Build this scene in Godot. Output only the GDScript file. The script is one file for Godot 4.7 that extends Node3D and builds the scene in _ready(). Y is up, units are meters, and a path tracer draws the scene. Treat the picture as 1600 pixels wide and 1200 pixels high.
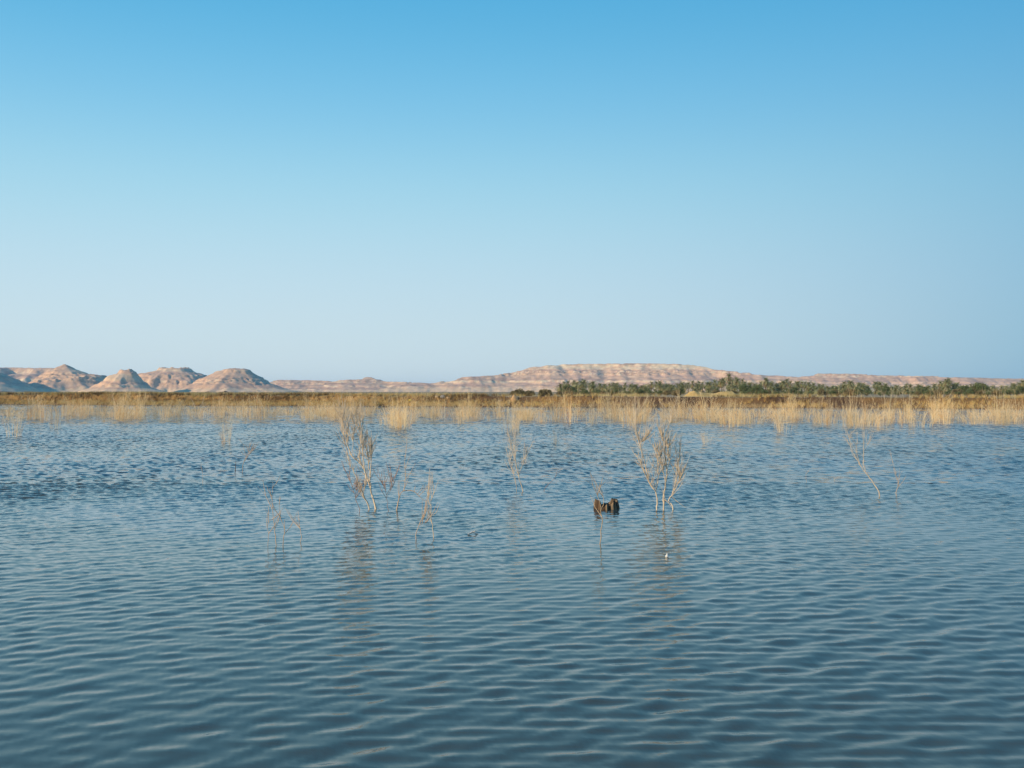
extends Node3D
# A flooded desert lake: dead shrubs and reeds in rippled water, a low bank, a palm grove, layered hills.

const EYE := 1.6                 # metres above the water
const FOCAL := 1600.0            # focal length in photograph pixels (photo is 1600 x 1200)
const HORIZON := 613.0           # photograph row of the true horizon
const BED := -0.45

var cam_basis := Basis()
var names := {}
var rng := RandomNumberGenerator.new()
var noise := FastNoiseLite.new()
var fine := FastNoiseLite.new()
var M := {}

# ------------------------------------------------------------------ helpers
func numbered(called: String) -> String:
	var n: int = names.get(called, 0)
	names[called] = n + 1
	return called if n == 0 else "%s_%03d" % [called, n]

func tag(o: Node, label: String, category: String, group := "", kind := "") -> void:
	o.set_meta("label", label)
	o.set_meta("category", category)
	if group != "": o.set_meta("group", group)
	if kind != "": o.set_meta("kind", kind)

func base(called: String, where: Vector3, turn := 0.0) -> Node3D:
	var o := Node3D.new()
	o.name = numbered(called)
	add_child(o)
	o.position = where
	o.rotation.y = turn
	return o

func top(called: String, mesh: Mesh, m: Material) -> MeshInstance3D:
	var o := MeshInstance3D.new()
	o.name = numbered(called)
	o.mesh = mesh
	o.material_override = m
	add_child(o)
	return o

func part(called: String, mesh: Mesh, m: Material, parent: Node) -> MeshInstance3D:
	var o := MeshInstance3D.new()
	o.name = called
	o.mesh = mesh
	o.material_override = m
	parent.add_child(o, true)
	return o

func look(px: float, py: float) -> Vector3:
	return cam_basis * Vector3((px - 800.0) / FOCAL, (600.0 - py) / FOCAL, -1.0)

func on_water(px: float, py: float) -> Vector3:
	var d := look(px, py)
	return Vector3(0, EYE, 0) + d * (EYE / -d.y)

func at(px: float, py: float, depth: float) -> Vector3:
	var d := look(px, py)
	return Vector3(0, EYE, 0) + d * (depth / -d.z)

func lin(r: float, g: float, b: float) -> Color:      # linear base colour -> albedo_color
	return Color(r, g, b).linear_to_srgb()

class Soup:                                            # collects triangles of one mesh
	var v := PackedVector3Array()
	var n := PackedVector3Array()
	var c := PackedColorArray()
	var i := PackedInt32Array()
	func mesh() -> ArrayMesh:
		for q in range(0, i.size(), 3):                 # front faces on the side the normals point to
			var p0 := v[i[q]]
			if (v[i[q + 1]] - p0).cross(v[i[q + 2]] - p0).dot(n[i[q]] + n[i[q + 1]] + n[i[q + 2]]) > 0.0:
				var swap := i[q + 1]
				i[q + 1] = i[q + 2]
				i[q + 2] = swap
		var a := []
		a.resize(Mesh.ARRAY_MAX)
		a[Mesh.ARRAY_VERTEX] = v
		a[Mesh.ARRAY_NORMAL] = n
		if c.size() == v.size(): a[Mesh.ARRAY_COLOR] = c
		a[Mesh.ARRAY_INDEX] = i
		var m := ArrayMesh.new()
		m.add_surface_from_arrays(Mesh.PRIMITIVE_TRIANGLES, a)
		return m
	func tube(p: Array, r: Array, sides: int, col: Color) -> void:
		var start := v.size()
		var k := p.size()
		for a in k:
			var t: Vector3 = (p[mini(a + 1, k - 1)] - p[maxi(a - 1, 0)]).normalized()
			var u := t.cross(Vector3(0.31, 0.22, 0.93)).normalized()
			var w := t.cross(u)
			for s in sides:
				var g := TAU * s / sides
				var d := u * cos(g) + w * sin(g)
				v.append(p[a] + d * r[a])
				n.append(d)
				c.append(col)
		for a in k - 1:
			for s in sides:
				var q := start + a * sides
				var s2 := (s + 1) % sides
				i.append_array(PackedInt32Array([q + s, q + sides + s, q + s2, q + s2, q + sides + s, q + sides + s2]))
	func tri(a: Vector3, b: Vector3, d: Vector3, col: Color) -> void:
		var s := v.size()
		var nn := (b - a).cross(d - a).normalized()
		v.append_array(PackedVector3Array([a, b, d]))
		n.append_array(PackedVector3Array([nn, nn, nn]))
		c.append_array(PackedColorArray([col, col, col]))
		i.append_array(PackedInt32Array([s, s + 1, s + 2]))
	func quad(a: Vector3, b: Vector3, d: Vector3, e: Vector3, col: Color) -> void:
		tri(a, b, d, col)
		tri(a, d, e, col)
	# rows x cols grid of positions, smooth normals that point up
	func sheet(pos: PackedVector3Array, cols: PackedColorArray, rows: int, w: int) -> void:
		var start := v.size()
		v.append_array(pos)
		c.append_array(cols)
		var nn := PackedVector3Array()
		nn.resize(rows * w)
		for a in rows:
			for b in w:
				var dx := pos[a * w + mini(b + 1, w - 1)] - pos[a * w + maxi(b - 1, 0)]
				var dz := pos[mini(a + 1, rows - 1) * w + b] - pos[maxi(a - 1, 0) * w + b]
				var k := dz.cross(dx).normalized()
				nn[a * w + b] = k if k.y >= 0.0 else -k
		n.append_array(nn)
		grid(start, rows, w)
	func grid(start: int, rows: int, w: int) -> void:
		var add := PackedInt32Array()
		add.resize((rows - 1) * (w - 1) * 6)
		var q := 0
		for a in rows - 1:
			for b in w - 1:
				var k := start + a * w + b
				add[q] = k; add[q + 1] = k + 1; add[q + 2] = k + w
				add[q + 3] = k + 1; add[q + 4] = k + w + 1; add[q + 5] = k + w
				q += 6
		i.append_array(add)

func matte(rough := 0.9, tex: Texture2D = null, scale := 1.0) -> StandardMaterial3D:
	var m := StandardMaterial3D.new()
	m.vertex_color_use_as_albedo = true
	m.roughness = rough
	m.metallic_specular = 0.25
	if tex:
		m.albedo_texture = tex
		m.uv1_triplanar = true
		m.uv1_world_triplanar = true
		m.uv1_scale = Vector3.ONE * scale
	return m

func speckle(size: int, freq: float, lo: float, hi: float, seed_: int) -> ImageTexture:
	var f := FastNoiseLite.new()
	f.seed = seed_
	f.frequency = freq
	f.fractal_octaves = 5
	var im := f.get_seamless_image(size, size)
	var out := Image.create(size, size, true, Image.FORMAT_RGB8)
	for y in size:
		for x in size:
			var k := lerpf(lo, hi, im.get_pixel(x, y).r)
			out.set_pixel(x, y, Color(k, k, k))
	out.generate_mipmaps()
	return ImageTexture.create_from_image(out)

# ------------------------------------------------------------------ camera, sky, sun
const SUN_FROM := Vector3(-0.80, 0.335, 0.50)

func set_view() -> void:
	var cam := Camera3D.new()
	cam.name = "camera"
	cam.fov = rad_to_deg(2.0 * atan(600.0 / FOCAL))
	cam.near = 0.1
	cam.far = 20000.0
	cam.position = Vector3(0, EYE, 0)
	cam.rotation.x = atan((HORIZON - 600.0) / FOCAL)
	add_child(cam)
	cam.current = true
	cam_basis = Basis(Vector3.RIGHT, cam.rotation.x)

	var env := Environment.new()
	env.background_mode = Environment.BG_SKY
	env.tonemap_mode = Environment.TONE_MAPPER_LINEAR
	env.tonemap_exposure = 1.0
	env.sdfgi_enabled = true
	env.ssao_enabled = true
	env.ssil_enabled = true
	env.fog_enabled = true
	env.fog_density = 0.00005
	env.fog_light_color = Color(0.66, 0.82, 1.0)
	var sky := Sky.new()
	var pano := PanoramaSkyMaterial.new()
	pano.panorama = sky_texture()
	sky.sky_material = pano
	env.sky = sky
	var we := WorldEnvironment.new()
	we.name = "world_environment"
	we.environment = env
	add_child(we)

	var sun := DirectionalLight3D.new()
	sun.name = "sun"
	sun.light_color = Color(1.0, 0.89, 0.71)
	sun.light_energy = 1.6
	sun.light_angular_distance = 0.5
	sun.shadow_enabled = true
	add_child(sun)
	sun.look_at_from_position(SUN_FROM * 100.0, Vector3.ZERO)

func sky_texture() -> ImageTexture:
	# clear afternoon sky: colour by height above the horizon, paler and brighter towards the sun's side
	var stops := [[-3.0, 194, 216, 226], [0.0, 193, 216, 227], [2.0, 190, 216, 228], [6.0, 178, 213, 231], [11.0, 151, 204, 230], [16.0, 115, 186, 226], [21.0, 84, 169, 218], [35.0, 62, 150, 214], [60.0, 54, 136, 206], [90.0, 50, 126, 200], [120.0, 48, 122, 196]]
	var w := 1024
	var h := 512
	var im := Image.create(w, h, false, Image.FORMAT_RGBF)
	var s := SUN_FROM.normalized()
	for y in h:
		var up := (0.5 - (y + 0.5) / h) * PI
		var e := rad_to_deg(maxf(up, 0.0))
		var k := 1
		while k < stops.size() - 3 and stops[k + 1][0] < e: k += 1
		var b := []
		for j in 3: b.append(cubic_interpolate_in_time(stops[k][j + 1], stops[k + 1][j + 1], stops[k - 1][j + 1], stops[k + 2][j + 1], clampf((e - stops[k][0]) / (stops[k + 1][0] - stops[k][0]), 0.0, 1.0), stops[k + 1][0] - stops[k][0], stops[k - 1][0] - stops[k][0], stops[k + 2][0] - stops[k][0]) / 255.0)
		var a := Color(b[0], b[1], b[2]).srgb_to_linear()
		for x in w:
			var round_ := (x + 0.5) / w * TAU
			# panorama: the first column looks along -z, a quarter further is +x
			var d := Vector3(sin(round_), 0, -cos(round_)) * cos(up) + Vector3(0, sin(up), 0)
			var g := 0.5 + 0.5 * d.dot(s)
			var q := 0.08 * (1.0 - exp((0.28 - g) / 0.08)) * lerpf(0.8, 1.0, smoothstep(0.0, 18.0, e))
			im.set_pixel(x, y, Color(a.r * (1.15 + 1.0 * q), a.g * (1.08 + 0.58 * q), a.b * (1.04 + 0.34 * q)))
	return ImageTexture.create_from_image(im)

# ------------------------------------------------------------------ ground, bank, water
func shore(x: float) -> float:                         # depth of the far water's edge
	var k := clampf(112.0 - 0.30 * x, 82.0, 150.0)
	return k + noise.get_noise_2d(x * 2.2, 40.0) * 3.0

func ground_y(x: float, d: float) -> float:
	var s := d - shore(x)
	var big := noise.get_noise_2d(x * 0.9, d * 0.9)
	if s < 0.0:
		return lerpf(0.0, BED, smoothstep(0.0, -5.0, s))
	var crest := 1.18 + 0.13 * clampf(-x / 55.0, -1.0, 1.0) + 0.10 * noise.get_noise_2d(x * 1.7, 7.0)
	var y := 0.0
	var foot := 3.2 + 1.6 * noise.get_noise_2d(x * 1.3, 91.0)
	if s < foot:
		y = lerpf(0.0, 0.42, s / foot) + 0.07 * fine.get_noise_2d(x * 9.0, d * 9.0)
	elif s < foot + 1.6:
		y = lerpf(0.42, crest, smoothstep(0.0, 1.0, (s - foot) / 1.6)) + 0.09 * fine.get_noise_2d(x * 11.0, d * 5.0)
	elif s < foot + 5.0:
		y = crest + 0.05 * fine.get_noise_2d(x * 6.0, d * 6.0)
	else:
		y = lerpf(crest, 0.75, smoothstep(0.0, 6.0, s - foot - 5.0)) + 0.22 * big * smoothstep(0.0, 40.0, s - foot - 5.0)
	return y + maxf(0.0, d - 500.0) * 0.0009

func soil(x: float, d: float) -> Color:
	var s := d - shore(x)
	var a := fine.get_noise_2d(x * 4.0, d * 4.0)
	var b := noise.get_noise_2d(x * 3.0, d * 3.0)
	var left := smoothstep(20.0, -25.0, x + 12.0 * b)
	var sand := Color(0.50, 0.38, 0.24)
	var wet := Color(0.085, 0.062, 0.045)
	var mud := Color(0.13, 0.075, 0.045)
	var rust := Color(0.46, 0.27, 0.10)
	var olive := Color(0.27, 0.22, 0.10)
	if s < 0.0: return Color(0.07, 0.065, 0.04)
	var foot := 3.2 + 1.6 * noise.get_noise_2d(x * 1.3, 91.0)
	if s < foot:
		return wet.lerp(mud.lerp(rust, clampf(0.25 + 0.6 * left + 0.9 * a, 0.0, 1.0)), smoothstep(0.0, 0.5, s))
	if s < foot + 1.5:
		return mud.lerp(rust, clampf(0.08 + 0.6 * left + 0.8 * a, 0.0, 1.0))
	if s < foot + 6.0:
		return sand.lerp(olive, clampf(0.35 + 0.5 * left + 0.9 * a, 0.0, 1.0))
	var scrub := clampf(0.35 + 1.2 * noise.get_noise_2d(x * 0.5, d * 0.35) + 0.5 * a, 0.0, 1.0)
	return sand.lerp(olive, scrub)

func make_ground() -> void:
	var s := Soup.new()
	var pos := PackedVector3Array()
	var col := PackedColorArray()
	# shallow bed in front and round the camera, the bank in fine steps, then the plain to the horizon
	var rows: Array[float] = [-400.0, -60.0, -12.0, -4.0, -1.0, 1.0, 2.5, 20.0, 50.0, 74.0]
	var d := 78.0
	while d < 172.0:
		rows.append(d)
		d += 0.42
	while d < 9000.0:
		rows.append(d)
		d *= 1.035
	var w := 301
	for r in rows:
		var half := maxf(110.0, absf(r) * 0.95)
		if r < 74.0: half = 110.0
		for k in w:
			var u := k / float(w - 1) * 2.0 - 1.0
			var x := u * half
			if absf(u) > 0.97: x = signf(u) * lerpf(half * 0.97, half * 3.0 + 2000.0, (absf(u) - 0.97) / 0.03)
			var y := ground_y(x, r) if r > 50.0 else BED
			var c := soil(x, r)
			if r <= 1.0:
				y = lerpf(0.12, 0.6, clampf(-r / 30.0, 0.0, 1.0))
				c = Color(0.45, 0.34, 0.22)
			elif r <= 50.0 and absf(x) > 250.0:
				y = 0.8
				c = Color(0.45, 0.34, 0.22)
			pos.append(Vector3(x, y, -r))
			col.append(c)
	s.sheet(pos, col, rows.size(), w)
	var o := top("ground", s.mesh(), M.soil)
	tag(o, "sandy plain, dark muddy bank and lake bed", "ground", "", "structure")

func make_water() -> void:
	var r := RandomNumberGenerator.new()
	r.seed = 71
	var n := 34
	var kx := PackedFloat32Array()
	var kz := PackedFloat32Array()
	var am := PackedFloat32Array()
	var ph := PackedFloat32Array()
	var wl := PackedFloat32Array()
	for k in n:
		var u := (k + 0.5) / n
		var l := 0.075 * pow(1.5 / 0.075, u) * r.randf_range(0.93, 1.07)
		var dir := deg_to_rad(-28.0 + r.randfn(0.0, 10.0 + 14.0 * (1.0 - u)))
		var slope := 0.047 * exp(-pow((log(l) - log(0.18)) / 0.80, 2.0))
		var kk := TAU / l
		kx.append(sin(dir) * kk)
		kz.append(-cos(dir) * kk)
		am.append(slope / kk)
		ph.append(r.randf() * TAU)
		wl.append(l)
	var s := Soup.new()
	var bands := [[3.2, 9.0, 6.5, 0.030], [9.0, 18.0, 11.5, 0.046], [18.0, 52.0, 29.0, 0.10], [52.0, 84.0, 48.0, 0.22], [84.0, 156.0, 90.0, 0.5]]
	for b in bands:
		var cell: float = b[3]
		var rows := int((b[1] - b[0]) / cell) + 1
		var cols := int(2.0 * b[2] / cell) + 1
		var pos := PackedVector3Array()
		var nor := PackedVector3Array()
		var col := PackedColorArray()
		pos.resize(rows * cols)
		nor.resize(rows * cols)
		col.resize(rows * cols)
		var first := 0
		var lost := 0.0
		for k in n:
			if wl[k] < 2.6 * cell:
				first = k + 1
				lost += pow(am[k] * TAU / wl[k], 2.0) * 0.5
		lost = sqrt(lost) * 1.2
		for a in rows:
			var z := -lerpf(b[0], b[1], a / float(rows - 1))
			for e in cols:
				var x := lerpf(-b[2], b[2], e / float(cols - 1))
				var y := 0.0
				var sx := 0.0
				var sz := 0.0
				var hx := 0.0
				var hz := 0.0
				for k in range(first, n):
					var t := kx[k] * x + kz[k] * z + ph[k]
					var q := am[k] * cos(t)
					y += am[k] * sin(t)
					hx += q * kx[k] * wl[k]
					hz += q * kz[k] * wl[k]
					sx += q * kx[k]
					sz += q * kz[k]
				# gusts make some patches rougher than others
				var g := (1.0 + 1.0 * noise.get_noise_2d(x * 5.0 + 300.0, z * 2.2)) * lerpf(0.86, 1.85, smoothstep(4.5, 24.0, -z))
				if first > 0:
					sx += r.randfn(0.0, lost * 0.45)
					sz += r.randfn(0.0, lost * 0.95)
				pos[a * cols + e] = Vector3(x + hx * 0.12 * g, y * g, z + hz * 0.12 * g)   # crests narrower than troughs
				nor[a * cols + e] = Vector3(-sx * g, 1.0, -sz * g).normalized()
				# view down to the shallow bed, painted as olive patches into the green-blue
				var bed_tint := smoothstep(-0.10, 0.20, noise.get_noise_2d(x * 4.0 + 11423.1, z * 4.0 + 27663.9))
				col[a * cols + e] = Color(0.034, 0.054, 0.058).lerp(Color(0.060, 0.058, 0.028), bed_tint)
		var start := s.v.size()
		s.v.append_array(pos)
		s.n.append_array(nor)
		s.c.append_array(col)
		s.grid(start, rows, cols)
	# still sheets beside the rippled part, outside the view
	for b in bands:
		for side in [-1.0, 1.0]:
			var x0: float = b[2] * side
			var x1: float = 260.0 * side
			s.quad(Vector3(x0, 0, -b[0]), Vector3(x1, 0, -b[0]), Vector3(x1, 0, -b[1]), Vector3(x0, 0, -b[1]), Color(0.05, 0.06, 0.046))
	s.quad(Vector3(-260, 0, -0.2), Vector3(260, 0, -0.2), Vector3(260, 0, -3.2), Vector3(-260, 0, -3.2), Color(0.05, 0.06, 0.046))
	for k in s.n.size():
		if s.n[k].y < 0.0: s.n[k] = -s.n[k]
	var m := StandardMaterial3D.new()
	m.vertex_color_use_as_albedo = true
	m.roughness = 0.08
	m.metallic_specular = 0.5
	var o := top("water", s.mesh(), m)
	tag(o, "rippled blue water of the flooded shallow lake", "water", "", "structure")

# ------------------------------------------------------------------ hills
func profile(pts: Array, x: float) -> float:
	if x <= pts[0][0] or x >= pts[-1][0]: return 0.0
	var k := 0
	while pts[k + 1][0] < x: k += 1
	var t: float = (x - pts[k][0]) / (pts[k + 1][0] - pts[k][0])
	return lerpf(pts[k][1], pts[k + 1][1], t)

func strata(h: float, x: float, z: float, step: float, seed_: float) -> Color:
	var wob := noise.get_noise_3d(x * 0.35, z * 0.35, seed_) * 3.0 + noise.get_noise_3d(x * 2.0, z * 2.0, seed_) * 1.2
	var e := warp(h + wob, step, seed_)
	var f := fposmod(e, 1.0)
	var patch := noise.get_noise_3d(x * 0.6, h * 4.0, z * 0.6 + seed_ * 50.0)
	var tan_ := Color(0.78, 0.54, 0.375)
	var pink := Color(0.68, 0.45, 0.33)
	var cream := Color(0.88, 0.70, 0.48)
	var brown := Color(0.47, 0.33, 0.26)
	var c := tan_.lerp(pink, clampf(0.5 + patch * 1.6, 0.0, 1.0))
	if f > 0.42 and f < 0.74 and patch > -0.12 + 0.25 * sin(floorf(e) * 2.4): c = c.lerp(cream, 0.85)
	elif f > 0.86 or f < 0.08: c = c.lerp(brown, 0.45)
	var sp := fine.get_noise_3d(x * 2.2, h * 6.0, z * 2.2)
	return c * (1.0 + 0.35 * sp)

func warp(h: float, step: float, seed_: float) -> float:       # beds of uneven thickness
	var u := h / step + seed_
	return u + 0.34 * sin(u * 2.1 + seed_ * 9.0) + 0.22 * sin(u * 3.7 + seed_ * 23.0)

func terrace(h: float, step: float, seed_: float) -> float:
	var e := warp(h, step, seed_)
	var f := e - floorf(e)
	var g := f * 0.55 if f < 0.45 else (0.2475 + (f - 0.45) * 2.6 if f < 0.68 else 0.8455 + (f - 0.68) * 0.483)
	return maxf(0.0, h + (g - f) * step * 0.8)

# silhouette: photograph pixels [x, y]; dist: metres to the hill; round_: a butte about one summit, else a long scarp
func make_hill(sil: Array, dist: float, round_: bool, slope: float, step: float, cell: float, seed_: float, label: String) -> void:
	var pts := []
	for p in sil: pts.append([(p[0] - 800.0) / FOCAL * dist, maxf(0.0, EYE + (HORIZON - p[1]) / FOCAL * dist - 1.0)])
	var x0: float = pts[0][0]
	var x1: float = pts[-1][0]
	var hmax := 0.0
	var xm := 0.0
	for p in pts:
		if p[1] > hmax:
			hmax = p[1]
			xm = p[0]
	if round_:
		var sum := 0.0
		var wsum := 0.0
		for p in pts:
			if p[1] > hmax * 0.93:
				sum += p[0]
				wsum += 1.0
		xm = sum / wsum
	var front := hmax * slope * 1.25
	var back := hmax * slope * (1.25 if round_ else 0.5)
	if round_:
		front = maxf(xm - x0, x1 - xm)
		back = front
	var cols := int((x1 - x0) / cell) + 1
	var rows := int((front + back) / cell) + 1
	var pos := PackedVector3Array()
	var col := PackedColorArray()
	for a in rows:
		var v := lerpf(-back, front, a / float(rows - 1))      # towards the camera
		for b in cols:
			var x := lerpf(x0, x1, b / float(cols - 1))
			var h := 0.0
			if round_:
				var dx := x - xm
				var rr := sqrt(dx * dx + v * v)
				var ang := atan2(v, dx)
				var rib := fine.get_noise_3d(cos(ang) * 60.0, sin(ang) * 60.0, seed_ * 20.0) + 0.5 * fine.get_noise_3d(cos(ang) * 160.0, sin(ang) * 160.0, seed_ * 20.0)
				var lump := fine.get_noise_2d(x * 0.6 + seed_ * 70.0, v * 0.6) * 0.16
				var r2 := rr * (1.0 + (0.13 * rib + lump) * (absf(v) / maxf(rr, 1.0)))
				var share := 0.5 + 0.5 * dx / maxf(rr, 0.01)
				h = lerpf(profile(pts, xm - r2), profile(pts, xm + r2), share)
			else:
				var ridge := profile(pts, x)
				var rib := 0.75 * fine.get_noise_2d(x * 0.22, seed_ * 77.0 + v * 0.12) + 0.20 * fine.get_noise_2d(x * 0.8, seed_ * 77.0 + v * 0.3) + 0.10 * fine.get_noise_2d(x * 2.3, seed_ * 31.0 + v * 0.6)
				var vv := v + rib * hmax * slope * (0.22 + 0.45 * maxf(0.0, noise.get_noise_2d(x * 0.12, seed_ * 13.0))) * smoothstep(-0.1, 0.25, v / front)
				if vv < 0.0:
					h = ridge * (1.0 - 0.10 * absf(vv) / maxf(back, 1.0)) if absf(vv) < back * 0.8 else ridge * 0.9 * (1.0 - (absf(vv) / back - 0.8) * 4.0)
				else:
					var t := clampf(vv / (hmax * slope), 0.0, 1.0)
					var lid := hmax * (1.0 - 0.62 * t - 0.38 * sqrt(t)) * 1.06
					h = minf(ridge, maxf(lid, 0.0))
			var raw := h
			# ledges break off and step unevenly; loose sand lies round the foot
			var jag := fine.get_noise_2d(x * 0.9 + seed_ * 40.0, v * 0.9) * step * (0.5 if round_ else 0.32) + fine.get_noise_2d(x * 3.0, v * 3.0 + seed_ * 40.0) * step * (0.22 if round_ else 0.14)
			var ledge := smoothstep(0.10, 0.30, h / hmax)
			h = lerpf(h, terrace(h + jag, step, seed_) - jag, ledge) if h > step * 0.3 else h
			h += fine.get_noise_2d(x * 1.6 + seed_ * 9.0, v * 1.6) * hmax * 0.022 * smoothstep(0.0, hmax * 0.3, raw)
			pos.append(Vector3(x, 1.0 + maxf(h, 0.0) - 2.5 * (1.0 if raw <= 0.0 else 0.0), -dist + v))
			var bed := strata(h, x, v, step, seed_)
			if round_: bed = bed.lerp(Color(0.70, 0.46, 0.32), 0.45)      # the buttes are redder and less banded
			if h / hmax < 0.16 + 0.10 * noise.get_noise_2d(x * 1.5, v * 1.5): bed = Color(0.80, 0.58, 0.39) * (1.0 + 0.2 * fine.get_noise_2d(x * 2.0, v * 2.0))
			col.append(bed)
	var s := Soup.new()
	s.sheet(pos, col, rows, cols)
	var o := top("hill", s.mesh(), M.rock)
	tag(o, label, "hill", "", "structure")

func make_hills() -> void:
	# far plateau at the left edge, then the buttes, the low ranges and the two long scarps
	make_hill([[-260, 612], [-200, 580], [-150, 576], [10, 575], [80, 576], [120, 579], [160, 596], [200, 612]], 3600.0, false, 2.6, 22.0, 6.0, 0.3, "far flat plateau behind the pointed hill")
	make_hill([[-330, 612], [-230, 585], [-150, 562], [-90, 556], [-55, 563], [-30, 575], [-4, 588], [22, 600], [50, 612]], 1950.0, true, 2.0, 16.0, 4.0, 0.9, "dark hill out beside the pointed hill")
	make_hill([[20, 612], [38, 604], [55, 596], [66, 588], [73, 583], [86, 577], [98, 569.5], [102, 569], [112, 575], [122, 579], [136, 584], [150, 586], [162, 587], [178, 600], [192, 609], [204, 612]], 2150.0, true, 2.0, 14.0, 2.6, 0.15, "pointed pinkish hill with a peaked summit")
	make_hill([[126, 612], [142, 607], [156, 600], [166, 591], [172, 586], [184, 583], [189, 577.5], [206, 577.5], [212, 583], [217, 588], [224, 597], [236, 606], [248, 610], [258, 612]], 1900.0, true, 2.0, 13.0, 2.4, 0.5, "small flat-capped butte with a shaded flank")
	make_hill([[196, 612], [206, 598], [218, 586], [232, 581], [246, 578], [249, 574.5], [297, 574.5], [301, 579], [312, 584], [322, 588], [336, 600], [352, 612]], 2900.0, true, 2.2, 17.0, 3.4, 0.75, "table hill with a thin dark flat cap")
	make_hill([[268, 612], [290, 606], [304, 598], [318, 590], [334, 582], [350, 578], [362, 576.5], [384, 576.5], [391, 579], [400, 585], [410, 591], [420, 598], [436, 604], [452, 609], [470, 612]], 2050.0, true, 2.2, 12.0, 2.6, 0.2, "broad rounded hill with pale ledges")
	make_hill([[400, 612], [424, 598], [436, 593], [500, 594], [522, 597], [560, 604], [580, 612]], 3300.0, false, 3.2, 12.0, 4.0, 0.6, "low ridge between the broad rounded hill and the knobbed ridge")
	make_hill([[500, 612], [520, 597], [532, 595], [566, 593], [570, 589.5], [580, 589], [590, 593], [606, 597], [660, 598], [700, 602], [730, 612]], 3000.0, false, 3.2, 11.0, 4.0, 0.05, "low ridge with a small knob on its crest")
	make_hill([[590, 612], [640, 601], [690, 598], [716, 596], [724, 590], [760, 588], [800, 584], [816, 578], [828, 573], [860, 571], [900, 569.5], [1000, 568.5], [1040, 569], [1090, 571], [1104, 573], [1122, 579], [1150, 583], [1180, 586], [1216, 588], [1260, 598], [1300, 612]], 2600.0, false, 2.7, 13.0, 3.6, 0.4, "long layered mesa behind the palm grove")
	make_hill([[1130, 612], [1190, 590], [1230, 589], [1270, 588], [1279, 584], [1330, 584.5], [1400, 587], [1440, 588], [1500, 590], [1560, 592], [1620, 592.5], [1760, 594], [1840, 600], [1900, 612]], 3100.0, false, 2.8, 12.0, 4.0, 0.85, "low pale scarp beyond the end of the long mesa")

# ------------------------------------------------------------------ palms and bushes
func palm_parts(r: RandomNumberGenerator, high: float, bushy: float) -> Array:
	var trunk := Soup.new()
	var lean := Vector3(r.randf_range(-0.06, 0.06), 0, r.randf_range(-0.06, 0.06)) * high
	var p := []
	var rad := []
	for k in 7:
		var t := k / 6.0
		p.append(Vector3(0, -0.5, 0).lerp(Vector3(lean.x, high, lean.z), t) - lean * 0.5 * t * (1.0 - t))
		rad.append(lerpf(0.26, 0.17, t) * (1.0 + 0.06 * (k % 2)))
	trunk.tube(p, rad, 7, Color(0.20, 0.14, 0.09) * r.randf_range(0.85, 1.15))
	var head: Vector3 = p[-1]
	var green := Soup.new()
	var dead := Soup.new()
	var count := int(52 * bushy)
	for f in count:
		var share := f / float(count - 1)                    # 0 upright spear .. 1 hanging dead
		var az := f * 2.39996 + r.randf_range(-0.3, 0.3)
		var el := lerpf(1.35, -0.75, pow(share, 0.9)) + r.randf_range(-0.15, 0.15)
		var len_ := r.randf_range(2.7, 3.7) * (0.8 if share < 0.15 else 1.0)
		var dry := share > 0.82
		var c := Color(0.17, 0.19, 0.09).lerp(Color(0.34, 0.33, 0.17), r.randf()) if not dry else Color(0.26, 0.18, 0.09) * r.randf_range(0.8, 1.2)
		var soup := dead if dry else green
		var q := head
		var seg := len_ / 6.0
		var e := el
		var out := Vector3(cos(az), 0, sin(az))
		var side := Vector3(-sin(az), 0, cos(az))
		for k in 6:
			var dir := out * cos(e) + Vector3.UP * sin(e)
			var q2 := q + dir * seg
			var wide := 0.52 * sin(PI * clampf((k + 0.7) / 7.0, 0.0, 1.0)) + 0.05
			var lift := dir.cross(side).normalized()
			if lift.y < 0.0: lift = -lift
			for sgn in [-1.0, 1.0]:
				for half in 2:
					var a0: Vector3 = q.lerp(q2, half * 0.5)
					var tip: Vector3 = a0 + side * sgn * wide * r.randf_range(0.8, 1.15) + dir * 0.30 + lift * 0.12 - Vector3.UP * 0.10
					soup.tri(a0, a0 + dir * 0.17, tip, c)
			soup.tri(q - side * 0.025, q2, q + side * 0.025, c)
			q = q2
			e -= 0.20 + 0.10 * share
	return [trunk.mesh(), green.mesh(), dead.mesh()]

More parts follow.
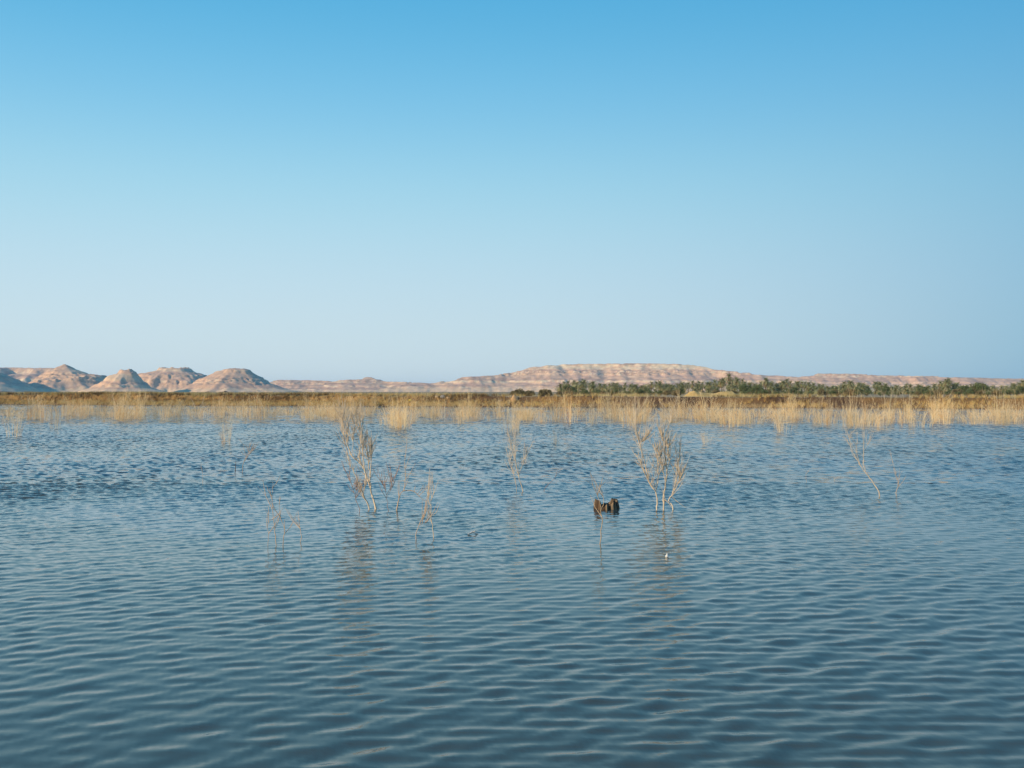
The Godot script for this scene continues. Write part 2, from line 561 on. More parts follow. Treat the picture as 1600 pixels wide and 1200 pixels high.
func bush_parts(r: RandomNumberGenerator, wide: float, high: float, tone: Color, leaves: int) -> Array:
	var stem := Soup.new()
	for k in 5:
		var a := TAU * k / 5.0 + r.randf()
		var tip := Vector3(cos(a) * wide * 0.3, high * 0.6, sin(a) * wide * 0.3)
		stem.tube([Vector3(0, -0.3, 0), tip * 0.45 + Vector3(0.05, 0, 0), tip], [0.11, 0.07, 0.02], 5, Color(0.15, 0.11, 0.08))
	var s := Soup.new()
	var lobes := []
	for k in 11:
		var a := r.randf() * TAU
		var q := sqrt(r.randf())
		lobes.append([Vector3(cos(a) * q * wide * 0.36, high * lerpf(0.28, 0.74, r.randf()) * (1.0 - 0.35 * q), sin(a) * q * wide * 0.36), wide * r.randf_range(0.13, 0.22)])
	for k in leaves:
		var l: Array = lobes[r.randi() % lobes.size()]
		var d := Vector3(r.randfn(), r.randfn(), r.randfn()).normalized()
		var c: Vector3 = l[0] + d * l[1] * pow(r.randf(), 0.4) * Vector3(1, 0.85, 1)
		if c.y < 0.1: c.y = 0.1 + r.randf() * 0.3
		var u := Vector3(r.randfn(), r.randfn(), r.randfn()).normalized() * 0.17
		var w := u.cross(Vector3(r.randfn(), r.randfn(), r.randfn())).normalized() * 0.085
		var col := tone * r.randf_range(0.7, 1.35)
		s.tri(c - u, c + w, c + u, col)
		s.tri(c - u, c + u, c - w * 0.6, col)
	return [stem.mesh(), s.mesh()]

func make_grove() -> void:
	var r := RandomNumberGenerator.new()
	r.seed = 404
	var kinds := []
	for spec in [[4.2, 1.0], [5.6, 1.0], [2.9, 1.1], [7.4, 1.05], [1.4, 0.95]]: kinds.append([spec[0], palm_parts(r, spec[0], spec[1])])
	var labels := ["date palm of middle height with drooping fronds in the grove", "tall date palm with a full crown in the grove", "short leafy date palm filling the grove's edge", "very tall date palm rising above the grove", "stemless young date palm in the grove's undergrowth"]
	# outline of the grove's tops in the photograph
	var line := [[876, 600], [900, 597], [912, 593], [925, 597], [945, 601], [962, 599], [985, 601], [1003, 603], [1030, 597], [1048, 602], [1066, 597], [1090, 598], [1110, 597], [1128, 592], [1140, 584], [1152, 590], [1172, 598], [1186, 600], [1196, 590], [1206, 598], [1225, 594], [1245, 596], [1262, 597], [1285, 601], [1305, 603], [1330, 594], [1342, 598], [1355, 602], [1375, 597], [1395, 604], [1415, 602], [1440, 604], [1460, 601], [1480, 592], [1494, 598], [1510, 604], [1530, 602], [1550, 604], [1572, 603], [1585, 599], [1597, 594], [1625, 600]]
	var protos := {}
	var put := func(px: float, depth: float, top_y: float) -> void:
		var x := at(px, 600, depth).x
		var g := ground_y(x, depth)
		var high := at(px, top_y, depth).y - g
		var best := 0
		for k in kinds.size():
			if absf(kinds[k][0] + 2.4 - high) < absf(kinds[best][0] + 2.4 - high): best = k
		var o: Node3D
		if protos.has(best):
			o = protos[best].duplicate()
			o.name = numbered("date_palm")
			add_child(o)
		else:
			o = base("date_palm", Vector3.ZERO)
			part("trunk", kinds[best][1][0], M.bark_far, o)
			part("crown", kinds[best][1][1], M.leaf, o)
			part("dead_fronds", kinds[best][1][2], M.leaf, o)
			protos[best] = o
		tag(o, labels[best], "palm tree", "date palms of the grove")
		o.position = Vector3(x, g, -depth)
		o.rotation.y = r.randf() * TAU
		var k := clampf(high / (kinds[best][0] + 2.4), 0.7, 1.3)
		o.scale = Vector3(k, k, k)
	for p in line:                                          # the palms that make the skyline
		put.call(p[0], r.randf_range(420.0, 500.0), p[1] - 3.5)
	var px := 884.0
	while px < 1625.0:                                      # fill between and in front
		var t := 604.0
		for k in line.size() - 1:
			if line[k][0] <= px and px < line[k + 1][0]: t = lerpf(line[k][1], line[k + 1][1], (px - line[k][0]) / (line[k + 1][0] - line[k][0]))
		put.call(px + r.randf_range(-3, 3), r.randf_range(430.0, 640.0), maxf(t - 4.0, 589.0) + r.randf_range(-2.0, 4.0))
		if r.randf() < 0.8: put.call(px + r.randf_range(-4, 4), r.randf_range(370.0, 450.0), r.randf_range(596.0, 606.0))
		px += r.randf_range(4.8, 7.6)
	# broad evergreen bushes among the palms
	var dark := bush_parts(r, 6.0, 4.6, Color(0.12, 0.15, 0.075), 2600)
	var grey := bush_parts(r, 4.0, 2.6, Color(0.17, 0.145, 0.08), 1500)
	var first_dark: Node3D = null
	var spots := []
	var bx0 := 884.0
	while bx0 < 1615.0:
		if bx0 < 1050.0 or bx0 > 1170.0: spots.append([bx0, r.randf_range(205.0, 265.0), r.randf_range(0.26, 0.46)])
		bx0 += r.randf_range(11.0, 22.0)
	for b in spots + [[1528, 255.0, 1.0], [1512, 262.0, 0.8], [888, 330.0, 0.92], [1166, 300.0, 1.0], [1182, 290.0, 0.85], [1380, 300.0, 0.8], [1062, 330.0, 0.7], [1340, 280.0, 0.6], [1010, 320.0, 0.6], [1235, 290.0, 0.75], [960, 320.0, 0.7], [1440, 300.0, 0.75], [1590, 290.0, 0.8]]:
		var o := base("evergreen_bush", Vector3.ZERO) if first_dark == null else first_dark.duplicate() as Node3D
		if first_dark == null:
			part("stem", dark[0], M.bark_far, o)
			part("crown", dark[1], M.leaf, o)
			first_dark = o
		else:
			o.name = numbered("evergreen_bush")
			add_child(o)
		tag(o, "broad dark green bush growing among the palms" if b[2] > 0.55 else "low dark green bush along the foot of the palms", "bush", "dark bushes in the grove")
		var x := at(b[0], 600, b[1]).x
		o.position = Vector3(x, ground_y(x, b[1]), -b[1])
		o.rotation.y = r.randf() * TAU
		o.scale = Vector3.ONE * b[2]
	var first_grey: Node3D = null
	for k in 46:
		var o := base("scrub_bush", Vector3.ZERO) if first_grey == null else first_grey.duplicate() as Node3D
		if first_grey == null:
			part("stem", grey[0], M.bark_far, o)
			part("crown", grey[1], M.leaf, o)
			first_grey = o
		else:
			o.name = numbered("scrub_bush")
			add_child(o)
		var bx := r.randf_range(806.0, 1610.0) if k > 12 else r.randf_range(800.0, 900.0)
		var dep := r.randf_range(215.0, 260.0)
		tag(o, "low dry brownish bush at the foot of the palms", "bush", "dry bushes along the grove")
		var x := at(bx, 600, dep).x
		o.position = Vector3(x, ground_y(x, dep), -dep)
		o.rotation.y = r.randf() * TAU
		o.scale = Vector3.ONE * r.randf_range(0.45, 0.85)
	# pale yellow heap of spoil in front of the palms
	var pos := PackedVector3Array()
	var col := PackedColorArray()
	var sil := [[1056, 0.0], [1068, 0.25], [1078, 0.75], [1084, 1.0], [1096, 0.80], [1120, 0.78], [1136, 0.9], [1143, 1.0], [1148, 0.72], [1160, 0.45], [1170, 0.2], [1180, 0.0]]
	for a in 31:
		var v := a / 30.0 * 2.0 - 1.0
		for b in 90:
			var bx := lerpf(1056.0, 1180.0, b / 89.0)
			var x := at(bx, 600, 160.0).x
			var k := profile(sil, bx) * 1.25 * maxf(0.0, 1.0 - pow(absf(v), 1.6))
			k += (fine.get_noise_2d(x * 8.0, v * 40.0) * 0.30 + fine.get_noise_2d(x * 24.0, v * 110.0) * 0.14) * minf(k, 1.0)
			pos.append(Vector3(x, 0.55 + k, -160.0 + v * 4.5))
			col.append(Color(0.74, 0.50, 0.19) * (1.0 + 0.5 * fine.get_noise_2d(x * 7.0, v * 30.0)))
	var s := Soup.new()
	s.sheet(pos, col, 31, 90)
	tag(top("earth_mound", s.mesh(), M.soil), "low heap of yellow sand before the palm grove", "mound", "", "structure")

# ------------------------------------------------------------------ reeds and bank plants
func reed_mesh(r: RandomNumberGenerator, stalks: int, spread: float, high: float, thick: float, feather: int) -> ArrayMesh:
	var s := Soup.new()
	for k in stalks:
		var a := r.randf() * TAU
		var q := sqrt(r.randf()) * spread
		var foot := Vector3(cos(a) * q * 0.5, -0.5, sin(a) * q * 0.5)
		var l := high * (0.35 + 0.65 * pow(r.randf(), 1.4))
		var lean := Vector3(cos(a) * q * r.randf_range(0.2, 0.9) + r.randfn() * 0.06, 0, sin(a) * q * r.randf_range(0.2, 0.9) + r.randfn() * 0.06)
		var c := Color(0.76, 0.56, 0.29).lerp(Color(0.88, 0.74, 0.50), r.randf()) if r.randf() > 0.22 else Color(0.58, 0.33, 0.14)
		var mid := foot + Vector3(lean.x * 0.4, 0.5 + l * 0.55, lean.z * 0.4)
		var tip := foot + Vector3(lean.x, 0.5 + l, lean.z)
		s.tube([foot, mid, tip], [thick, thick * 0.8, thick * 0.3], 3, c)
		for f in feather:
			var t := r.randf_range(0.15, 0.95)
			var p := foot.lerp(mid, 0.4 + t * 0.6) if t < 0.5 else mid.lerp(tip, (t - 0.5) * 2.0)
			if p.y < 0.02: continue
			var d := Vector3(r.randfn() * 0.5, r.randf_range(0.5, 1.0), r.randfn() * 0.5).normalized() * r.randf_range(0.12, 0.34) * high
			s.tube([p, p + d], [thick * 0.5, thick * 0.2], 3, c)
	return s.mesh()

func make_reeds() -> void:
	var r := RandomNumberGenerator.new()
	r.seed = 929
	var tall := []
	var low := []
	for k in 5: tall.append(reed_mesh(r, 26, 0.62, 1.75, 0.0044, 6))
	for k in 6: low.append(reed_mesh(r, 46, 1.05, 1.0, 0.0042, 6))
	var spots := []                                         # photograph px of the foot, is_tall, size
	for p in [[50, 655, 1.0], [60, 654, 0.9], [70, 656, 0.85], [124, 654, 0.8], [134, 654, 0.85], [186, 656, 1.1], [194, 655, 1.0], [213, 654, 0.8], [258, 656, 0.6], [340, 655, 0.8], [346, 653, 0.7], [385, 650, 0.75], [400, 651, 0.8], [22, 682, 0.7], [86, 670, 0.5], [352, 672, 0.5], [352, 694, 0.45], [330, 650, 0.7], [625, 671, 1.0], [632, 669, 0.9], [615, 668, 0.85], [530, 655, 1.0], [555, 653, 0.9], [520, 656, 0.9], [575, 650, 0.9], [716, 662, 0.7], [800, 676, 0.9], [806, 672, 0.7], [985, 668, 1.0], [1000, 660, 1.0], [1036, 658, 0.9], [1130, 660, 0.8], [1225, 676, 0.7], [1216, 670, 0.6], [1460, 656, 1.1], [1470, 657, 1.0], [1487, 655, 0.9], [1595, 655, 1.2], [1140, 667, 0.9], [960, 655, 1.05], [950, 652, 1.0], [1290, 664, 0.8], [1376, 668, 0.7], [868, 694, 0.3], [1104, 694, 0.3], [925, 664, 0.7], [845, 660, 0.8]]:
		spots.append([p[0], p[1], true, p[2]])
	# belt of lower reeds: [x from, x to, foot rows, how many]
	for b in [[0, 16, 648, 655, 4], [36, 76, 648, 656, 6], [95, 175, 648, 655, 15], [180, 235, 648, 656, 14], [235, 300, 648, 655, 8], [300, 400, 644, 654, 13], [400, 520, 645, 657, 26], [500, 590, 644, 656, 20], [600, 650, 650, 668, 8], [650, 770, 646, 658, 24], [775, 830, 646, 655, 7], [815, 960, 646, 660, 30], [955, 1130, 645, 661, 44], [1130, 1300, 648, 664, 34], [1300, 1440, 650, 668, 30], [1440, 1600, 650, 664, 34], [40, 1600, 640, 648, 20]]:
		for k in int(ceil(b[4] * 0.76)): spots.append([r.randf_range(b[0], b[1]), r.randf_range(b[2], b[3]), r.randf() < 0.28, r.randf_range(0.55, 1.2)])
	for p in spots:
		if not p[2] and fine.get_noise_2d(p[0] * 2.2, 3.0) < -0.22: continue      # open water between the stands
		var w := on_water(p[0], p[1])
		var o := top("reed_clump", tall[r.randi() % 5] if p[2] else low[r.randi() % 6], M.reed)
		var where := "before the palm grove" if p[0] > 860 else ("before the orange grassy bank" if p[0] < 640 else "before the brown rocky bank")
		tag(o, ("tall sparse" if p[2] else "low bushy") + " golden dry reed clump standing in water " + where, "reeds", "dry reeds along the far shore")
		o.position = w
		o.rotation.y = r.randf() * TAU
		var k: float = p[3]
		o.scale = Vector3(k * r.randf_range(0.9, 1.3), k, k * r.randf_range(0.9, 1.3))

func make_bank_plants() -> void:
	var r := RandomNumberGenerator.new()
	r.seed = 55
	var s := Soup.new()
	for k in 14:
		var a := r.randf() * TAU
		var foot := Vector3(cos(a), 0, sin(a)) * r.randf() * 0.12
		var tip := foot + Vector3(cos(a) * r.randf_range(0.05, 0.28), r.randf_range(0.18, 0.42), sin(a) * r.randf_range(0.05, 0.28))
		var side := Vector3(-sin(a), 0, cos(a)) * 0.014
		s.tri(foot - side - Vector3(0, 0.05, 0), tip, foot + side - Vector3(0, 0.05, 0), Color(1, 1, 1) * r.randf_range(0.75, 1.1))
	var mm := MultiMesh.new()
	mm.transform_format = MultiMesh.TRANSFORM_3D
	mm.use_colors = true
	mm.mesh = s.mesh()
	var list := []
	while list.size() < 11000:
		var x := r.randf_range(-92.0, 70.0)
		var e := r.randf_range(0.2, 9.5)
		var d := shore(x) + e
		var left := smoothstep(18.0, -20.0, x)
		var n := fine.get_noise_2d(x * 3.0, d * 5.0)
		if r.randf() > 0.22 + 0.6 * left + n: continue
		var c := Color(0.52, 0.32, 0.11).lerp(Color(0.68, 0.50, 0.22), r.randf())
		if e > 4.8 or r.randf() < 0.15: c = Color(0.44, 0.36, 0.15).lerp(Color(0.60, 0.48, 0.25), r.randf())
		if r.randf() < 0.12 or (e > 3.0 and e < 6.5 and fine.get_noise_2d(x * 2.0, d * 7.0) > -0.05 and r.randf() < 0.75): c = Color(0.17, 0.11, 0.055)
		list.append([Vector3(x, ground_y(x, d) - 0.02, -d), r.randf_range(0.6, 1.35), c])
	for k in 150:                                            # tufts on and round the sand heap
		var x := at(r.randf_range(1050.0, 1190.0), 600, 160.0).x
		var d := r.randf_range(146.0, 156.5)
		list.append([Vector3(x, ground_y(x, d) - 0.02, -d), r.randf_range(0.7, 1.5), Color(0.40, 0.33, 0.14).lerp(Color(0.55, 0.42, 0.22), r.randf())])
	mm.instance_count = list.size()
	for k in list.size():
		var size: float = list[k][1]
		mm.set_instance_transform(k, Transform3D(Basis(Vector3.UP, r.randf() * TAU).scaled(Vector3(size, size, size)), list[k][0]))
		mm.set_instance_color(k, list[k][2])
	var o := MultiMeshInstance3D.new()
	o.name = numbered("dry_grass")
	o.multimesh = mm
	o.material_override = M.reed
	add_child(o)
	tag(o, "orange and straw coloured dry grass covering the far bank", "grass", "", "stuff")

# ------------------------------------------------------------------ dead shrubs in the water
# paths: lists of photograph pixels; the first path starts at the foot, which gives the distance
func shrub(called: String, foot: Vector2, paths: Array, label: String, tone: Color, twigs := 5, category := "dead shrub", group := "dead shrubs standing in the lake", seed_ := 1) -> void:
	var r := RandomNumberGenerator.new()
	r.seed = seed_ * 131 + 7
	var p0 := on_water(foot.x, foot.y)
	var depth := -p0.z
	var o := base(called, p0)
	for path in paths:
		var px: Array = path[0]
		var r0: float = path[1]
		var rooted: bool = path[2]
		# depth wanders away from the foot's plane as the stem rises
		var drift := r.randf_range(-0.22, 0.22) * (0.3 if not rooted else 1.0)
		var pts := []
		if rooted:
			var w := on_water(px[0][0], px[0][1])
			var dd := clampf(-w.z, depth - 0.5, depth + 0.5)
			var f := at(px[0][0], px[0][1], dd) - p0
			pts.append(Vector3(f.x + r.randf_range(-0.04, 0.04), BED, f.z))
		for k in px.size():
			var up: float = maxf(0.0, (foot.y - px[k][1]) / FOCAL * depth)
			pts.append(at(px[k][0], px[k][1], depth + drift * up) - p0)
		var fine_pts := []
		var rad := []
		for k in pts.size() - 1:
			var a: Vector3 = pts[maxi(k - 1, 0)]
			var d: Vector3 = pts[mini(k + 2, pts.size() - 1)]
			for q in 4:
				var v: Vector3 = pts[k].cubic_interpolate(pts[k + 1], a, d, q / 4.0)
				fine_pts.append(v + Vector3(r.randfn(), r.randfn() * 0.3, r.randfn()) * 0.0035)
		fine_pts.append(pts[-1])
		for k in fine_pts.size():
			var t := k / float(fine_pts.size() - 1)
			rad.append(r0 * 0.85 * lerpf(1.0, 0.28, t) * (1.0 + 0.10 * r.randfn()))
		var s := Soup.new()
		s.tube(fine_pts, rad, 6, tone * r.randf_range(0.88, 1.12))
		var stem := part("stem" if rooted else "branch", s.mesh(), M.twig, o)
		if twigs > 0:
			var tw := Soup.new()
			for k in int(twigs * 1.9):
				var j := int(r.randf_range(0.35, 0.98) * (fine_pts.size() - 1))
				var b: Vector3 = fine_pts[j]
				if b.y < 0.12: continue
				var l := r.randf_range(0.08, 0.30)
				var along: Vector3 = (fine_pts[mini(j + 1, fine_pts.size() - 1)] - fine_pts[maxi(j - 1, 0)]).normalized()
				var dir := (along * 0.6 + Vector3(r.randfn() * 0.55, r.randf_range(0.3, 1.1), r.randfn() * 0.55)).normalized()
				var e := b + dir * l * 0.5 + Vector3(r.randfn(), 0, r.randfn()) * 0.012
				var e2 := e + (dir + Vector3.UP * 0.5).normalized() * l * 0.6
				tw.tube([b, e, e2], [0.0036, 0.0028, 0.0013], 4, tone)
				if r.randf() < 0.7:
					tw.tube([e, e + (dir + Vector3(r.randfn() * 0.6, 0.3, r.randfn() * 0.6)).normalized() * l * 0.5], [0.0024, 0.0010], 3, tone)
			if tw.v.size() > 0: part("twig_spray", tw.mesh(), M.twig, stem)
	tag(o, label, category, group)

func make_shrubs() -> void:
	var pale := Color(0.80, 0.66, 0.50)
	var warm := Color(0.70, 0.52, 0.37)
	var red := Color(0.52, 0.33, 0.25)
	shrub("dead_shrub", Vector2(581, 796), [
		[[[586.7, 796], [583.3, 781], [580, 770], [577, 756], [573.3, 747], [569, 735], [562.5, 723], [550, 713], [544, 698], [542.5, 687], [544, 670], [542.5, 653], [544, 640]], 0.017, true],
		[[[580, 770], [578.3, 753], [577.5, 737], [575, 720], [574, 708], [572, 692], [574, 676]], 0.010, false],
		[[[562.5, 723], [561, 713], [562.5, 700], [564, 688], [562, 672], [562.5, 657], [560, 645]], 0.009, false],
		[[[572.5, 748], [569, 728], [567.5, 713], [566, 700], [564.7, 687], [566, 668], [568, 650]], 0.010, false],
		[[[576.7, 798], [574, 786], [568, 775], [567.5, 767], [572.5, 755]], 0.013, true],
		[[[575, 788], [566, 768], [558, 750], [553, 737], [547.5, 727], [544, 713], [540, 695], [537.5, 683], [535, 672], [532, 652]], 0.009, false],
		[[[578, 753], [580, 720], [580, 703], [579, 683]], 0.007, false],
		[[[544, 698], [539, 684], [537, 666], [536, 646]], 0.006, false],
		[[[550, 713], [552, 690], [553, 668], [551, 650]], 0.005, false],
	], "largest pale bare shrub with many upright forking stems", pale, 14, "dead shrub", "dead shrubs standing in the lake", 1)
	shrub("dead_shrub", Vector2(560, 800), [
		[[[562, 800], [558, 787], [552, 765], [545, 748], [540, 735]], 0.005, true],
		[[[556, 785], [556, 770], [560, 757]], 0.003, false],
	], "thin reddish twig shrub beside the largest pale shrub", red, 6, "dead shrub", "dead shrubs standing in the lake", 2)
	shrub("dead_shrub", Vector2(620, 798), [
		[[[620, 798], [622.5, 782], [626.7, 770], [631.7, 766]], 0.012, true],
		[[[631, 767], [633.3, 750], [632.5, 728], [632.5, 711]], 0.007, false],
		[[[629, 767], [645, 766.7], [655, 775], [668, 786]], 0.008, false],
	], "broken branch bent over sideways into an arch above water", warm, 2, "dead shrub", "dead shrubs standing in the lake", 3)
	shrub("dead_shrub", Vector2(606, 797), [
		[[[606.7, 797], [604, 778], [601.7, 762], [595, 752]], 0.005, true],
		[[[604, 778], [612, 762], [615, 745]], 0.003, false],
	], "small reddish twig between the largest shrub and the broken arch", red, 6, "dead shrub", "dead shrubs standing in the lake", 4)
	shrub("dead_shrub", Vector2(677, 840), [
		[[[677.5, 840], [675, 815.5], [673, 786], [676.5, 775], [678, 758]], 0.007, true],
		[[[673, 790], [668, 775], [670, 760]], 0.004, false],
	], "slender upright stick where the broken arch comes down", pale, 4, "dead shrub", "dead shrubs standing in the lake", 5)
	shrub("dead_shrub", Vector2(650, 843), [
		[[[649.4, 843.6], [651.6, 829], [657, 815.5], [665, 804], [664, 792]], 0.006, true],
		[[[655, 820], [662, 817], [669, 816]], 0.003, false],
	], "short curved twig beside the slender upright stick", warm, 3, "dead shrub", "dead shrubs standing in the lake", 6)
	shrub("dead_shrub", Vector2(426, 853), [
		[[[418.7, 853.7], [420, 838], [418.7, 820], [424, 811]], 0.004, true],
		[[[431, 853.7], [429, 827], [426.6, 802], [425.5, 775], [426, 753]], 0.0055, true],
		[[[442.4, 847], [444.6, 826], [436.7, 802], [439, 777]], 0.0048, true],
	], "group of thin upright twigs standing alone in open water", warm, 3, "dead shrub", "dead shrubs standing in the lake", 7)
	shrub("dead_shrub", Vector2(469, 847), [
		[[[469.4, 847], [470, 829], [465, 818], [459, 807]], 0.005, true],
	], "single short bent twig beside the thin upright group", warm, 2, "dead shrub", "dead shrubs standing in the lake", 8)
	shrub("dead_stick", Vector2(368, 736), [
		[[[368, 736], [368, 728], [368, 720]], 0.011, true],
	], "short dark upright stick next to a leaning twig", Color(0.12, 0.07, 0.05), 0, "stick", "sticks in the lake", 9)
	shrub("dead_shrub", Vector2(379, 739), [
		[[[378.7, 739], [380.5, 724], [387, 710], [391.7, 692]], 0.007, true],
		[[[381, 722], [388, 712], [394, 704]], 0.005, false],
	], "leaning twig beside the short dark stick", warm, 4, "dead shrub", "dead shrubs standing in the lake", 10)
	shrub("dead_shrub", Vector2(317, 757), [
		[[[317, 757], [316.5, 745], [316, 733]], 0.004, true],
	], "tiny lone thread-like twig in open water", warm, 1, "dead shrub", "dead shrubs standing in the lake", 11)
	shrub("dead_shrub", Vector2(813, 768), [
		[[[807.5, 767], [803, 746], [799.6, 728], [795, 712]], 0.006, true],
		[[[817.6, 769], [812, 750], [807.5, 730], [804, 710], [805, 685], [804, 662]], 0.010, true],
		[[[811, 741], [817.6, 723], [825.5, 703]], 0.005, false],
		[[[804, 714], [799, 700], [797, 684]], 0.004, false],
	], "pale slim shrub with two crossed stems and whippy tips", pale, 7, "dead shrub", "dead shrubs standing in the lake", 12)
	shrub("dead_shrub", Vector2(850, 767), [
		[[[850, 767], [864, 750], [877, 732]], 0.0055, true],
	], "lone thin twig leaning over at a slant", red, 2, "dead shrub", "dead shrubs standing in the lake", 13)
	shrub("dead_shrub", Vector2(938, 850), [
		[[[938, 850], [940, 815], [939, 793], [935, 778], [931, 760], [922, 740]], 0.0075, true],
		[[[940, 796], [944, 780], [941, 768]], 0.004, false],
	], "forked stick standing in front of the rotten stump", Color(0.66, 0.50, 0.33), 2, "dead shrub", "dead shrubs standing in the lake", 14)
	shrub("dead_shrub", Vector2(1038, 797), [
		[[[1025.8, 798], [1027.5, 783], [1024, 767], [1018, 760], [1010, 745], [1005, 733], [1000, 722], [992, 708]], 0.015, true],
		[[[1024.5, 767], [1029, 748], [1028, 735], [1026.7, 717], [1024, 700]], 0.009, false],
		[[[1012, 749], [1011, 737], [1005, 713], [1000, 695], [994, 677], [993, 657], [995, 643], [999, 630]], 0.011, false],
		[[[1000, 695], [1004, 690], [1008, 688]], 0.005, false],
		[[[1037, 797], [1036.7, 778], [1039, 762], [1041.7, 737], [1039, 710], [1039, 697], [1044, 668], [1048, 653], [1049, 635]], 0.017, true],
		[[[1041, 740], [1046, 720], [1044, 705], [1046, 688]], 0.008, false],
		[[[1040, 752], [1037, 740], [1033, 720], [1029, 706]], 0.008, false],
		[[[1039, 697], [1036, 688], [1034, 678]], 0.006, false],
		[[[1052, 797], [1046, 785], [1046, 778], [1053, 770], [1056, 747], [1060, 727], [1062, 707], [1062, 690]], 0.012, true],
		[[[1036.7, 780], [1044, 785], [1051, 794]], 0.010, false],
		[[[1050, 776], [1057, 783], [1064, 788], [1072, 793]], 0.007, false],
		[[[1054, 765], [1061, 752], [1064, 738]], 0.005, false],
	], "wide pale bare shrub spreading beside the rotten stump", pale, 16, "dead shrub", "dead shrubs standing in the lake", 15)
	shrub("dead_shrub", Vector2(1375, 775), [
		[[[1374.6, 775], [1366, 757], [1357, 743.5], [1346, 730], [1334.5, 710], [1328, 696], [1318, 682]], 0.014, true],
		[[[1352, 737], [1350, 726], [1349, 710], [1350, 689.5], [1350, 664]], 0.009, false],
		[[[1344, 727], [1339, 707.5], [1339, 687]], 0.007, false],
		[[[1349, 705], [1358, 692], [1366, 682]], 0.004, false],
		[[[1330, 700], [1328, 688], [1325, 680]], 0.004, false],
	], "bleached leaning branch forking upward in open water", Color(0.66, 0.58, 0.49), 3, "dead shrub", "dead shrubs standing in the lake", 16)
	shrub("dead_shrub", Vector2(1400, 775), [
		[[[1400, 775], [1402, 763], [1404, 755], [1399, 737], [1395, 721]], 0.007, true],
	], "short crooked twig behind the bleached leaning branch", warm, 4, "dead shrub", "dead shrubs standing in the lake", 17)
	shrub("dead_shrub", Vector2(1260, 753), [
		[[[1260, 753], [1259, 745], [1259, 737]], 0.004, true],
	], "tiny upright twig tip near the barely rising bleached twig", warm, 1, "dead shrub", "dead shrubs standing in the lake", 18)
	shrub("dead_shrub", Vector2(1303, 751), [
		[[[1303, 751], [1307, 747], [1314, 743]], 0.005, true],
	], "tiny bleached twig barely rising from the water", pale, 1, "dead shrub", "dead shrubs standing in the lake", 19)
	# bleached branches among the reeds
	shrub("dead_shrub", Vector2(308, 648), [
		[[[306, 648], [305, 640], [302, 630], [298, 622]], 0.025, true],
		[[[310, 648], [309, 640], [315, 632], [318, 626]], 0.025, true],
		[[[312, 647], [318, 638], [317, 628], [320, 616]], 0.02, true],
	], "white bleached shrub among the golden reeds", Color(0.72, 0.64, 0.52), 6, "dead shrub", "dead shrubs standing in the lake", 20)

func make_stump() -> void:
	var c := on_water(947, 795)
	var s := Soup.new()
	var pos := PackedVector3Array()
	var col := PackedColorArray()
	var n := 96
	var rings := 14
	# jagged outer wall, torn rim, hollow inside
	for a in rings + 5:
		for k in n + 1:
			var g := TAU * (k % n) / n
			var x := cos(g)
			var z := sin(g)
			var groove := fine.get_noise_2d(cos(g) * 130.0, sin(g) * 130.0)
			var lobes := 0.14 * cos(g * 3.0 + 0.7) + 0.08 * cos(g * 5.0 + 2.0)
			var rim := 0.064 + 0.055 * smoothstep(0.1, 0.7, x) + 0.06 * smoothstep(0.62, 0.9, -x) - 0.03 * smoothstep(0.3, 0.0, absf(x + 0.32)) + 0.05 * fine.get_noise_2d(x * 70.0 + 50.0, z * 70.0)
			var r := 0.155 * (1.0 + lobes + 0.22 * groove)
			var y := 0.0
			if a < rings:
				var t := a / float(rings - 1)
				y = lerpf(BED, rim, t)
				r *= 1.0 + 0.35 * pow(1.0 - t, 2.0) - 0.10 * smoothstep(0.8, 1.0, t)
			else:
				var t := (a - rings + 1) / 5.0
				y = rim - 0.13 * t
				r *= 0.88 - 0.55 * t
			pos.append(Vector3(x * r * 1.02, y, z * r * 0.9))
			var q := clampf(0.45 + 1.3 * groove + 0.5 * fine.get_noise_3d(x * 60.0, y * 200.0, z * 60.0), 0.0, 1.0)
			col.append(Color(0.075, 0.05, 0.036).lerp(Color(0.40, 0.28, 0.17), q * q))
	s.sheet(pos, col, rings + 5, n + 1)
	# outward normals for the wall
	for k in s.v.size():
		var p := s.v[k]
		if k < rings * (n + 1) and s.n[k].dot(Vector3(p.x, 0.02, p.z)) < 0.0: s.n[k] = -s.n[k]
	var o := base("tree_stump", c)
	part("wood", s.mesh(), M.twig, o)
	tag(o, "dark rotten tree stump sticking out of the water", "tree stump")

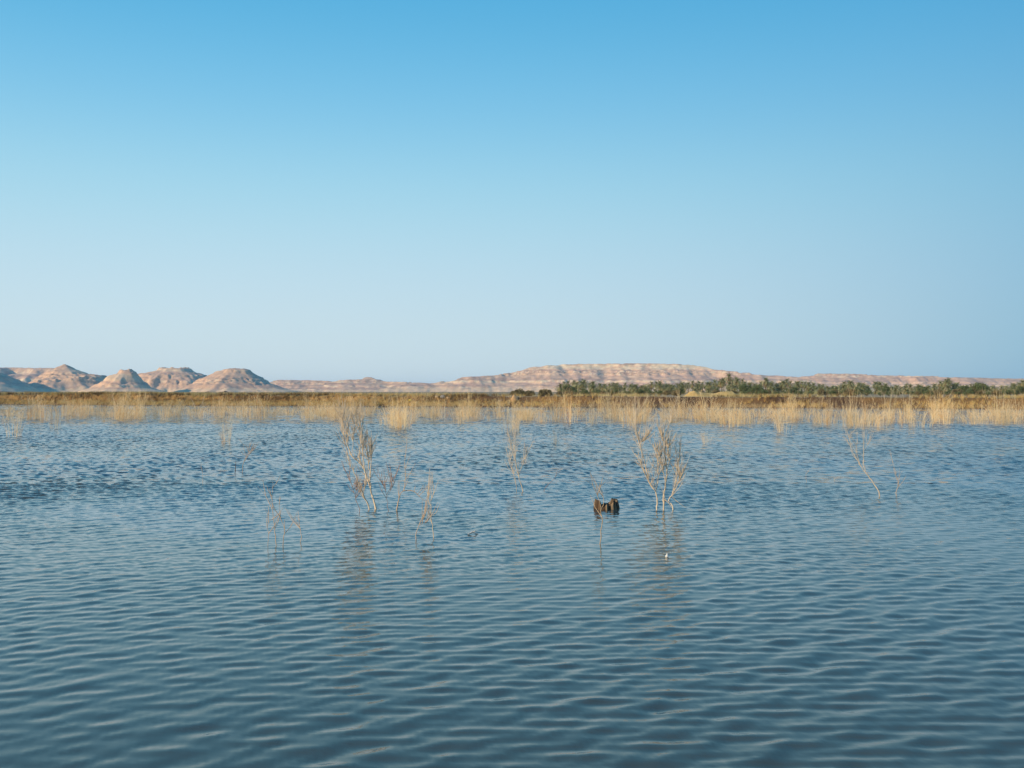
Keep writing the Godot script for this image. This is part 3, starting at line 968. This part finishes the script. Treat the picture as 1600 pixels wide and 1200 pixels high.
func make_small_things() -> void:
	# white float
	var c := on_water(1042, 870.5)
	var o := base("white_float", c + Vector3(0, 0.008, 0))
	var sp := SphereMesh.new()
	sp.radius = 0.016
	sp.height = 0.031
	part("ball", sp, M.white, o)
	var neck := CylinderMesh.new()
	neck.top_radius = 0.004
	neck.bottom_radius = 0.008
	neck.height = 0.014
	part("neck", neck, M.white, o).position = Vector3(0.002, 0.022, 0)
	tag(o, "tiny white float bobbing on the open water", "float")
	# drifting pale twig
	var s := Soup.new()
	var a := on_water(731, 835)
	var b := on_water(747, 834)
	var mid := a.lerp(b, 0.45) + Vector3(0, 0.026, 0)
	s.tube([a - mid, Vector3.ZERO, b - mid], [0.006, 0.013, 0.004], 6, Color(0.84, 0.79, 0.70))
	s.tube([Vector3.ZERO, Vector3(0.05, 0.016, 0.01)], [0.006, 0.002], 5, Color(0.72, 0.66, 0.56))
	var dr := top("drifting_twig", s.mesh(), M.twig)
	dr.position = mid
	tag(dr, "small pale twig drifting flat on the water", "twig")
	# stones on the bank
	var r := RandomNumberGenerator.new()
	r.seed = 12
	for spec in [[804, 626, 5.0, Color(0.62, 0.40, 0.22), "upright tan boulder on the brown bank"], [641, 627, 2.6, Color(0.78, 0.62, 0.16), "small yellow stone on the orange grassy bank"], [692, 621, 4.0, Color(0.34, 0.32, 0.30), "grey boulder on top of the brown bank"], [700, 623, 3.0, Color(0.58, 0.40, 0.24), "tan stone beside the grey boulder on the bank"], [683, 621, 3.0, Color(0.55, 0.42, 0.28), "pale stone close by the grey boulder on the bank"], [782, 628, 3.0, Color(0.52, 0.36, 0.25), "tan stone low on the brown bank"], [1032, 627, 3.2, Color(0.45, 0.30, 0.16), "brown stone on the bank before the palms"]]:
		var dep: float = 0.0
		var best := 1e9
		var d := 90.0
		while d < 160.0:                                     # where this line of sight meets the bank
			var p := at(spec[0], spec[1], d)
			var gap := absf(p.y - ground_y(p.x, d))
			if p.y <= ground_y(p.x, d) + 0.02 and best > 1e8:
				best = gap
				dep = d
			d += 0.1
		if dep == 0.0: dep = 118.0
		var p := at(spec[0], spec[1], dep)
		var rad: float = spec[2] / FOCAL * dep
		var st := Soup.new()
		var pos := PackedVector3Array()
		var col := PackedColorArray()
		for i in 11:
			for k in 17:
				var th := PI * i / 10.0
				var g := TAU * (k % 16) / 16.0
				var q := Vector3(sin(th) * cos(g), cos(th), sin(th) * sin(g))
				var f := 1.0 + 0.45 * fine.get_noise_3d(q.x * 30.0 + spec[0], q.y * 30.0, q.z * 30.0)
				pos.append(q * f * rad * Vector3(1.0, 1.35 if spec[2] > 4.5 else 0.8, 0.9))
				col.append(spec[3] * (1.0 + 0.3 * fine.get_noise_3d(q.x * 90.0, q.y * 90.0, q.z * 90.0)))
		st.sheet(pos, col, 11, 17)
		for k in st.v.size():
			if st.n[k].dot(st.v[k]) < 0.0: st.n[k] = -st.n[k]
		var bo := top("boulder", st.mesh(), M.soil)
		bo.position = Vector3(p.x, ground_y(p.x, dep) + rad * 0.35, -dep)
		tag(bo, spec[4], "boulder", "stones on the bank")

# ------------------------------------------------------------------
func _ready() -> void:
	rng.seed = 5
	noise.seed = 11
	noise.frequency = 0.02
	noise.fractal_octaves = 4
	fine.seed = 23
	fine.frequency = 0.02
	fine.fractal_octaves = 3
	set_view()
	var grain := speckle(512, 0.02, 0.72, 1.0, 3)
	M.soil = matte(0.95, grain, 0.35)
	M.rock = matte(0.95, speckle(512, 0.02, 0.84, 1.0, 3), 0.018)
	M.reed = matte(0.85)
	M.leaf = matte(0.75)
	M.leaf.backlight_enabled = true
	M.leaf.backlight = Color(0.25, 0.25, 0.25)
	M.bark_far = matte(0.9)
	M.twig = matte(0.8, speckle(256, 0.05, 0.75, 1.0, 8), 9.0)
	M.white = StandardMaterial3D.new()
	M.white.albedo_color = lin(0.62, 0.62, 0.60)
	M.white.roughness = 0.5
	make_ground()
	make_water()
	make_hills()
	make_grove()
	make_reeds()
	make_bank_plants()
	make_shrubs()
	make_stump()
	make_small_things()
